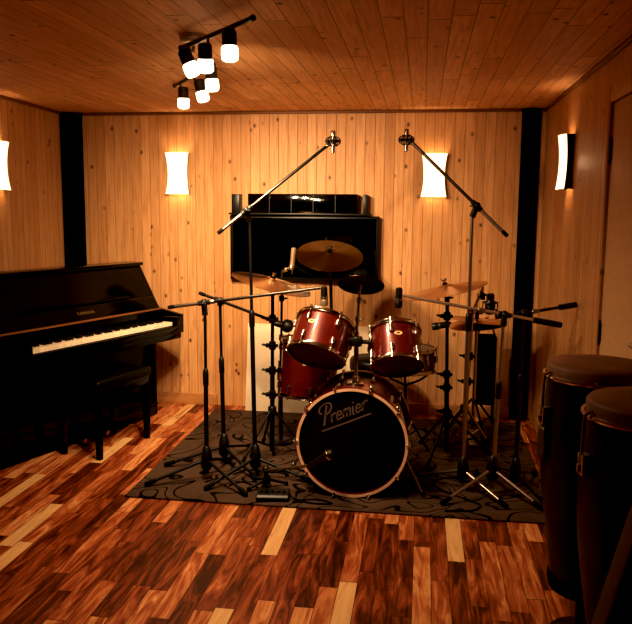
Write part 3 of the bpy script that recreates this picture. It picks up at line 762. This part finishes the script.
# ------------------------------------------------------------------ microphone stands
def mic_stand(label, c, top, hub, boom, feet, pole='black_metal', boommat='steel_dark', grip=None, R_=.33, group='tripod microphone stands'):
    """boom: (tail, tip); passes by the clutch at 'top'."""
    c = V(c); top = V(top); tail, tip = V(boom[0]), V(boom[1])
    t = thing('microphone_stand', label, 'microphone stand', (c.x, c.y, 0), 0, group)
    mid = c.lerp(V((top.x, top.y, 0)), .62); mid.z = top.z * .62
    MB().rod((c.x, c.y, .055), mid, .0125).build('lower_tube', M[pole], t)
    MB().rod(mid - V((0, 0, .03)), top, .0085).build('upper_tube', M[pole], t)
    g = MB(); d = (top - mid).normalized(); g.lathe([(.012, -.05), (.0155, -.045), (.016, .02), (.013, .04), (.0095, .045)], place(mid, d), 16); g.build('height_grip', M['black_plastic'], t)
    hb = MB(); hb.lathe([(.012, hub + .085), (.020, hub + .075), (.030, hub + .03), (.032, hub - .03), (.022, hub - .05), (.014, hub - .055)], Matrix.Translation((c.x, c.y, 0)), 18); hb.build('hub', M['black_plastic'], t)
    for f in feet:
        f = V((f[0], f[1], 0)); e = (f - V((c.x, c.y, 0))).normalized()
        l = MB(); l.rod(V((c.x, c.y, hub)) + e * .025, f + V((0, 0, .027)), .0095, .0085)
        lo = l.build('leg', M[pole], t)
        d = (f + V((0, 0, .027)) - V((c.x, c.y, hub))).normalized(); ft = MB()
        ft.tube([f + V((0, 0, .027)) - d * .055, f + V((0, 0, .027)), f + V((0, 0, .026)) + d * .008], [.012, .0135, .008], 10); ft.build('rubber_foot', M['rubber'], lo)
    bd = (tip - tail).normalized()
    near = tail + bd * ((top - tail).dot(bd))
    b = MB(); b.rod(tail, tip, .0085); b.build('boom', M[boommat], t)
    cl = MB(); cl.ball(near, .021, 14, 10); cl.rod(top - V((0, 0, .03)), near, .016); cl.lathe([(.0095, -.035), (.014, -.03), (.014, .03), (.0095, .035)], place(near, bd), 14)
    sd = bd.cross(V((0, 0, 1))).normalized()
    cl.rod(near, near - sd * .030 if sd.y > 0 else near + sd * .030, .008); wingnut(cl, near + (sd if sd.y < 0 else -sd) * .028, (sd if sd.y < 0 else -sd), 1.1)
    cl.build('boom_clutch', M['black_plastic'], t)
    if boommat == 'steel_dark' and not grip: MB().rod(tail + bd * .02, tail.lerp(tip, .27), .0096).build('boom_tail', M['nickel'], t)
    cp = MB()
    if grip: cp.lathe([(.010, 0), (.0155, .004), (.0165, .05), (.0155, grip - .004), (.008, grip)], place(tail - bd * .004, bd), 14)
    else: cp.lathe([(.008, -.004), (.0105, 0), (.0105, .03), (.0088, .034)], place(tail, bd), 12)
    cp.build('boom_end', M['black_plastic' if grip else 'rubber'], t)
    q = .28 if not grip else .5
    MB().lathe([(.0088, -.020), (.0120, -.015), (.0120, .015), (.0088, .020)], place(tail.lerp(tip, q), bd), 12).build('boom_joint', M['nickel'], t)
    return t, bd
mic_stand('black tripod microphone stand nearest the piano, its long boom reaching over the left rack tom', (-1.146, 3.85, 0), (-1.146, 3.85, .965), .125, ((-1.345, 3.845, .975), (-.525, 3.885, 1.096)), [(-1.441, 3.698), (-.876, 3.648), (-1.10, 4.17)])
mic_stand('black tripod microphone stand second from the piano, boom sloping down to the floor tom', (-1.12, 4.12, 0), (-1.137, 4.12, .985), .115, ((-1.245, 4.08, 1.03), (-.826, 4.235, .850)), [(-1.443, 4.017), (-.877, 3.89), (-1.037, 4.45)], boommat='black_metal')
mic_stand('tall black overhead microphone stand left of the bass drum, boom raised past the television', (-.89, 3.935, 0), (-.918, 3.935, 1.475), .12, ((-1.071, 3.86, 1.378), (-.513, 4.02, 1.844)), [(-1.108, 3.694), (-.575, 3.901), (-.985, 4.25)])
mic_stand('tall overhead microphone stand right of the bass drum, boom raised past the right sconce', (.250, 3.905, 0), (.250, 3.905, 1.505), .125, ((.420, 3.84, 1.384), (-.070, 4.02, 1.862)), [(-.02, 4.06), (.46, 3.70), (.345, 4.20)], pole='nickel')
mic_stand('front right microphone stand, silver boom with thick black grip crossing to the right rack tom', (.400, 3.87, 0), (.424, 3.874, .95), .150, ((.715, 3.90, .931), (-.090, 3.84, 1.071)), [(.138, 3.693), (.635, 3.70), (.41, 4.20)], pole='nickel', boommat='silver', grip=.15)
mic_stand('thin microphone stand nearest the congas, short boom with black end pointing at the right wall', (.540, 4.02, 0), (.545, 4.02, .965), .095, ((.816, 4.06, 1.020), (.395, 4.0, .945)), [(.66, 3.76), (.68, 4.24), (.43, 4.33)], pole='steel_dark', boommat='steel_dark', grip=.10)

# ------------------------------------------------------------------ microphones
def tom_mic(label, joint, tip_dir, L=.075, r=.017, joint_to=None, name='drum_microphone'):
    j = V(joint); d = V(tip_dir).normalized()
    t = thing(name, label, 'microphone', j, 0, 'microphones around the drum kit')
    b = MB(); b.lathe([(.010, -.02), (r * .95, -.014), (r, .0), (r, L * .55)], place(j, d), 18); b.build('body', M['black_plastic'], t)
    g = MB(); g.lathe([(r, L * .55), (r * 1.12, L * .6), (r * 1.15, L * .9), (r * .9, L), (.001, L * 1.02)], place(j, d), 18); g.build('grille', M['mic_silver' if joint_to == 'silver' else 'grille'], t)
    rg_ = MB(); rg_.lathe([(r * 1.02, L * .42), (r * 1.16, L * .44), (r * 1.16, L * .56), (r * 1.02, L * .58)], place(j, d), 18); rg_.build('collar_ring', M['nickel'], t)
    return t
tom_mic('black drum microphone with silver collar pointing down at the left rack tom', (-.505, 3.885, 1.085), (.02, .02, -1), .085, .018, 'silver')
t = thing('drum_microphone', 'black egg shaped drum microphone aimed at the floor tom from the piano side', 'microphone', (-.818, 4.24, .83), 0, 'microphones around the drum kit')
d = V((.95, .22, -.22)).normalized()
MB().lathe([(.012, -.03), (.017, -.02), (.020, 0), (.020, .02)], place((-.818, 4.242, .840), d), 18).build('body', M['black_plastic'], t)
MB().lathe([(.020, .02), (.034, .03), (.040, .05), (.036, .072), (.020, .085), (.001, .088)], place((-.818, 4.242, .840), d), 22).build('grille', M['grille'], t)
t = tom_mic('black drum microphone pointing down at the right rack tom from the silver boom', (-.110, 3.838, 1.092), (-.03, .02, -1), .085, .018)
t = tom_mic('small black drum microphone clipped to the right crash cymbal stand', (.155, 4.425, .838), (-1, -.08, -.18), .085, .019)
MB().tube([(.155, 4.425, .838), (.172, 4.43, .845), (.178, 4.452, .845)], .008, 8).build('clip', M['black_plastic'], t)

def overhead(label, c, arm):
    c = V(c); t = thing('overhead_microphone', label, 'microphone', c, 0, 'overhead microphones in shock mounts')
    MB().lathe([(.004, -.062), (.0105, -.058), (.0115, .02), (.0125, .024), (.0125, .05), (.009, .056)], Matrix.Translation(c), 16).build('body', M['nickel'], t)
    for q in (0, PI / 3, 2 * PI / 3):
        k = MB(); k.tube([c + V((.040 * math.cos(a) * math.cos(q), .040 * math.cos(a) * math.sin(q), .026 * math.sin(a))) for a in [2 * PI * i / 24 for i in range(24)]], .0028, 8, True); k.build('mount_ring', M['steel_dark'], t)
    k = MB(); k.tube([c + V((.040 * math.cos(a), .040 * math.sin(a), 0)) for a in [2 * PI * i / 24 for i in range(24)]], .004, 8, True); k.build('mount_ring', M['steel_dark'], t)
    k = MB()
    for i in range(6):
        a = 2 * PI * i / 6 + .3; k.rod(c + V((.036 * math.cos(a), .036 * math.sin(a), -.014)), c + V((.036 * math.cos(a), .036 * math.sin(a), .014)), .003)
        k.rod(c + V((.036 * math.cos(a), .036 * math.sin(a), .012)), c + V((.012 * math.cos(a + .5), .012 * math.sin(a + .5), -.004)), .0016, n=6)
    k.build('suspension', M['black_plastic'], t)
    k = MB(); k.tube([c + V((.036 * (1 if arm[0] > c.x else -1), 0, 0)), V(arm)], .006); k.ball(V(arm), .011); k.build('swivel', M['nickel'], t)
overhead('small overhead microphone in round shock mount on the raised boom above the television', (-.484, 4.025, 1.866), (-.515, 4.02, 1.844))
overhead('small overhead microphone in round shock mount beside the right sconce', (-.096, 4.025, 1.872), (-.066, 4.02, 1.862))

t = thing('condenser_microphone', 'black microphone in round shock mount above the hi-hat', 'microphone', (.385, 4.0, .98), 0, 'microphones around the drum kit')
c = V((.366, 4.0, 1.015))
MB().lathe([(.014, -.052), (.026, -.046), (.028, .012), (.020, .026)], Matrix.Translation(c), 20).build('body', M['black_plastic'], t)
MB().lathe([(.018, .026), (.021, .032), (.021, .052), (.014, .060)], Matrix.Translation(c), 18).build('grille', M['grille'], t)
k = MB()
for z in (-.03, .012): k.tube([c + V((.040 * math.cos(a), .040 * math.sin(a), z)) for a in [2 * PI * i / 24 for i in range(24)]], .0032, 8, True)
for i in range(4):
    a = PI / 2 * i + .4; k.tube([c + V((.040 * math.cos(a), .040 * math.sin(a), -.03)), c + V((.045 * math.cos(a), .045 * math.sin(a), -.01)), c + V((.040 * math.cos(a), .040 * math.sin(a), .012))], .003, 6)
k.tube([c + V((.03, 0, -.035)), V((.40, 4.0, .947))], .006); k.build('shock_mount', M['black_plastic'], t)

t = thing('pencil_microphone', 'slim silver pencil microphone standing above the wide crash cymbal', 'microphone', (-0.8009, 4.570, 1.1558), 0, 'microphones around the drum kit')
MB().lathe([(.006, -.05), (.0145, -.046), (.0155, .03), (.0165, .034), (.0165, .066), (.010, .072)], place((-0.7926, 4.570, 1.1996), (.10, 0, 1)), 18).build('body', M['mic_silver'], t)
k = MB(); k.tube([(-0.8009, 4.570, 1.1506), (-0.8343, 4.570, 1.1350), (-0.8573, 4.570, 1.1193)], .007, 8); k.tube([(-0.8051, 4.570, 1.1454), (-0.790, 4.545, 1.1250), (-0.792, 4.530, 1.110)], .004, 8); k.ball((-0.8343, 4.570, 1.1350), .015); k.ball((-0.8009, 4.570, 1.1506), .018); k.build('clip', M['chrome'], t)
t = thing('microphone_pole', 'slim black pole behind the floor tom holding the silver pencil microphone', 'stand', (-0.8677, 4.590, 0.0000))
MB().rod((-0.8677, 4.590, 0.0300), (-0.8677, 4.590, 0.7200), .011).build('lower_tube', M['black_metal'], t)
MB().rod((-0.8677, 4.590, 0.7000), (-0.8604, 4.570, 1.1246), .0075).build('upper_tube', M['black_metal'], t)
for z in (.70, .95):
    k = MB(); k.lathe([(.011, -.02), (.017, -.016), (.017, .016), (.011, .02)], Matrix.Translation((-.866, 4.586, z)), 14); wingnut(k, (-.850, 4.584, z), (1, 0, .1), .9)
    k.build('clamp', M['black_metal'], t)
MB().lathe([(.08, .013), (.08, .024), (.066, .032), (.014, .038)], Matrix.Translation((-0.8677, 4.590, 0.0000)), 32).build('round_base', M['black_metal'], t)

# bass drum microphone and its low stand
t = thing('microphone_stand', 'low short microphone stand on the rug with boom reaching to the bass drum head', 'microphone stand', (-.80, 3.80, 0), 0, 'tripod microphone stands')
c = V((-.80, 3.80, 0)); MB().rod(c + V((0, 0, .04)), c + V((0, 0, .135)), .011).build('lower_tube', M['steel_dark'], t)
MB().lathe([(.013, .03), (.024, .035), (.024, .065), (.014, .07)], Matrix.Translation(c), 16).build('hub', M['black_plastic'], t)
for a in (20, 140, 225):
    e = V((math.cos(math.radians(a)), math.sin(math.radians(a)), 0)); f = c + e * .11
    lo = MB().rod(c + V((0, 0, .055)) + e * .015, f + V((0, 0, .027)), .008).build('leg', M['black_metal'], t); MB().ball(f + V((0, 0, .027)), .012, 10, 8).build('rubber_foot', M['rubber'], lo)
MB().rod((-.83, 3.81, .095), (-.515, 3.60, .222), .0085).build('boom', M['nickel'], t)
k = MB(); k.ball((-.80, 3.795, .115), .02); wingnut(k, (-.80, 3.775, .118), (0, -1, 0)); k.build('boom_clutch', M['black_plastic'], t)
t = thing('drum_microphone', 'black microphone with chrome ring at the centre of the bass drum head', 'microphone', (-.50, 3.60, .23), 0, 'microphones around the drum kit')
a, b = V((-.535, 3.612, .214)), V((-.425, 3.585, .290)); d = (b - a).normalized()
MB().lathe([(.010, -.01), (.015, 0), (.017, .06), (.022, .10), (.023, .118)], place(a, d), 20).build('body', M['black_plastic'], t)
MB().lathe([(.023, .118), (.028, .119), (.029, .126), (.026, .131), (.022, .131)], place(a, d), 24, False).build('chrome_ring', M['chrome'], t)
MB().lathe([(.0255, .128), (.024, .146), (.014, .156), (.001, .159)], place(a, d), 20).build('grille', M['grille'], t)

# black floor box with sockets, cables
t = thing('cable_box', 'low black stage box on the front edge of the rug beneath cables', 'box', (-.735, 3.665, .012))
Wc = Matrix.Translation((-.735, 3.665, .012)) @ Matrix.Rotation(.12, 4, 'Z')
MB().prism([(-.065, 0), (-.065, .022), (-.05, .034), (.05, .034), (.065, .024), (.065, 0)], -.085, .085, Wc).build('casing', M['black_plastic'], t, 0, bev=.005)
for i in range(5):
    MB().lathe([(.012, 0), (.012, .004), (.008, .004), (.008, .001)], Wc @ Matrix.Translation((-.06 + i * .03, -.01, .033)), 14).build('socket', M['steel_dark'], t)
def cable(label, pts, r=.0045, z=.0175):
    p = catmull([V((x, y, zz if zz is not None else z)) for x, y, zz in pts], 8)
    t = MB().tube(p, r, 8).build('cable', M['rubber']); tag(t, label, 'cable', 'cables lying on the rug'); return t
N_ = None
cable('black cable looping from the stage box along the rug in front of the bass drum', [(-.655, 3.66, .04), (-.60, 3.64, N_), (-.50, 3.66, N_), (-.42, 3.62, N_), (-.50, 3.605, N_), (-.58, 3.62, N_), (-.62, 3.60, N_)])
cable('black cable running from the stage box toward the overhead stand hub', [(-.80, 3.74, .045), (-.83, 3.80 - .035, N_), (-.87, 3.80, N_), (-.93, 3.84, N_), (-.97, 3.83, N_), (-1.0, 3.78, N_)])
cable('black cable curling on the rug between the right microphone stands', [(.30, 4.03, N_), (.20, 4.10, N_), (.10, 4.02, N_), (.14, 3.90, N_), (.25, 3.80, N_), (.33, 3.72, N_), (.28, 3.64, N_), (.15, 3.62, N_)])
cable('black cable lying behind the front left microphone stand', [(-1.02, 3.95, N_), (-.95, 4.04, N_), (-.80, 4.02, N_), (-.70, 4.10, N_), (-.62, 4.05, N_)])

# narrow black case with looped strap by the back wall
t = thing('instrument_case', 'narrow black case with looped strap held on a thin stand by the back wall', 'case', (.455, 5.25, 0))
MB().box((.385, 5.16, .165), (.53, 5.26, .66), bev=.02, seg=3).build('body', M['black_cloth'], t)
MB().tube(catmull([(.40, 5.21, .655), (.435, 5.21, .74), (.458, 5.21, .775), (.485, 5.21, .74), (.518, 5.21, .655)], 6), .006, 8).build('strap', M['black_cloth'], t)
MB().box((.405, 5.150, .22), (.51, 5.162, .48), bev=.006).build('front_pocket', M['leather'], t)
MB().rod((.52, 5.21, .03), (.52, 5.21, .175), .011).build('leg', M['black_metal'], t)
MB().tube([(.40, 5.21, .175), (.385, 5.20, .09), (.36, 5.18, .026)], .010, 8).build('leg', M['black_metal'], t)
MB().tube([(.52, 5.21, .05), (.54, 5.16, .036), (.56, 5.11, .026)], .010, 8).build('leg', M['black_metal'], t)
MB().tube([(.52, 5.21, .05), (.54, 5.25, .036), (.56, 5.285, .026)], .010, 8).build('leg', M['black_metal'], t)

# ------------------------------------------------------------------ congas
def conga(label, c, zb, zt, r, crest_dir=None):
    c = V((c[0], c[1], 0)); h = zt - zb
    t = thing('conga', label, 'conga drum', (c.x, c.y, zb), 0, 'dark congas with rawhide heads')
    T = Matrix.Translation(c)
    rb = r * .74; prof = []
    for i in range(25):
        q = i / 24; z = zb + .018 + (h - .06) * q
        rad = rb + (r * 1.0 - rb) * q + r * .19 * math.sin(PI * min(1, q * 1.02) ** 1.35)
        prof.append((rad, z))
    MB().lathe(prof, T, 56).build('shell', M['conga_shell'], t, 50)
    MB().lathe([(rb - .004, zb), (rb + .006, zb), (rb + .012, zb + .03), (rb + .010, zb + .045), (rb, zb + .045)], T, 56).build('bottom_band', M['rubber'], t, 40)
    MB().lathe([(r + .004, zt - .055), (r + .006, zt - .012), (r - .003, zt - .002), (r * .6, zt), (.001, zt)], T, 56, False).build('rawhide_head', M['conga_head'], t, 50)
    MB().tube([c + V(((r + .012) * math.cos(a), (r + .012) * math.sin(a), zt - .045)) for a in [2 * PI * i / 56 for i in range(56)]], .0075, 8, True).build('rim', M['chrome'], t)
    for k in range(6):
        a = 2 * PI * k / 6 + math.radians(196); e = V((math.cos(a), math.sin(a), 0))
        l = MB(); l.tube([c + e * (r + .008) + V((0, 0, zt - .030)), c + e * (r + .026) + V((0, 0, zt - .036)), c + e * (r + .030) + V((0, 0, zt - .06)), c + e * (r + .034) + V((0, 0, zt - .20))], .005, 8)
        l.lathe([(.009, -.010), (.010, 0), (.009, .010)], place(c + e * (r + .034) + V((0, 0, zt - .185)), (0, 0, 1)), 8)
        l.box((-.012, -.016, -.04), (.012, .016, .02), place(c + e * (r + .022) + V((0, 0, zt - .165)), e).__matmul__(I4) if False else Matrix.Translation(c + e * (r + .024) + V((0, 0, zt - .165))) @ Matrix.Rotation(a, 4, 'Z'), .004)
        l.build('tuning_lug', M['chrome'], t)
    if crest_dir is None: return t
    a = math.atan2(crest_dir[1], crest_dir[0]); zc = zb + h * .66
    cr = MB(); q = .66
    rc = r * 1.125
    vs = []; fs = []
    for i in range(9):
        for j in range(7):
            u, v = -1 + i / 4, -1 + j / 3
            wdt = .10 * (1 - .25 * v * v); aa = a + u * wdt * 1.6
            rr = rc + .010
            vs.append((c.x + rr * math.cos(aa), c.y + rr * math.sin(aa), zc + v * .055))
    for i in range(8):
        for j in range(6): b0 = i * 7 + j; fs.append((b0, b0 + 1, b0 + 8, b0 + 7))
    cr.add(vs, fs); co = cr.build('crest_plate', M['crest'], t, 60)
    sm = co.modifiers.new('thickness', 'SOLIDIFY'); sm.thickness = .004
    return t
conga('dark conga with brown rawhide head beside the right wall, behind the other conga', (.598, 2.565), .205, 1.003, .160, (-1, -.25))
conga('dark conga with brown rawhide head nearest the door, in front of the other conga', (.628, 2.085), .205, .999, .160)
t = thing('conga_stand', 'low black stand under the two dark congas', 'stand', (.595, 2.33, 0))
for cy in (2.565, 2.085):
    ccx = .598 if cy > 2.3 else .628
    MB().lathe([(.088, .184), (.090, .200), (.086, .206), (.070, .200), (.030, .180), (.026, .06), (.030, .045), (.11, .030), (.125, .012), (.125, .001)][::-1], Matrix.Translation((ccx, cy, 0)), 36).build('pedestal', M['black_metal'], t)
MB().box((.585, 2.17, .004), (.641, 2.48, .024), bev=.004).build('cross_bar', M['black_metal'], t)

# brown case leaning at the right edge
t = thing('leaning_case', 'dull brown case leaning at the lower right corner in front of the congas', 'case', (.45, 1.64, 0))
Wk = Matrix.Translation((.290, 1.60, .062)) @ Matrix.Rotation(math.radians(13.5), 4, 'Y')
MB().box((0, 0, 0), (.25, .09, .98), Wk, .012, 3).build('body', M['brown'], t)
MB().tube([Wk @ V(p) for p in ((.08, .045, .978), (.085, .045, 1.01), (.165, .045, 1.01), (.17, .045, .978))], .008, 8).build('handle', M['leather'], t)

# ------------------------------------------------------------------ camera, light, view
cam = bpy.data.cameras.new('camera'); co = bpy.data.objects.new('camera', cam); C.objects.link(co)
cam.sensor_fit = 'HORIZONTAL'; cam.sensor_width = 36; cam.lens = 745 / 632 * 36; cam.clip_start = .05
fw = V((-0.13828554, 0.98116886, -0.13485093)); rt = V((0.99001164, 0.14072025, 0.00864683)); upv = V((-0.02746025, 0.13230826, 0.99082817))
Rm = Matrix((rt, upv, -fw)).transposed().to_4x4(); Rm.translation = V((0, 0, 1.5)); co.matrix_world = Rm
bpy.context.scene.camera = co
wd = bpy.data.worlds.new('night'); wd.use_nodes = True; bpy.context.scene.world = wd
wd.node_tree.nodes['Background'].inputs[0].default_value = (.02, .012, .008, 1); wd.node_tree.nodes['Background'].inputs[1].default_value = .2
vs_ = bpy.context.scene.view_settings; vs_.view_transform = 'Standard'; vs_.look = 'None'; vs_.exposure = 1.10; vs_.gamma = .80
vs_.use_curve_mapping = True; vs_.curve_mapping.black_level = (.0045, .004, .0035); vs_.curve_mapping.update()
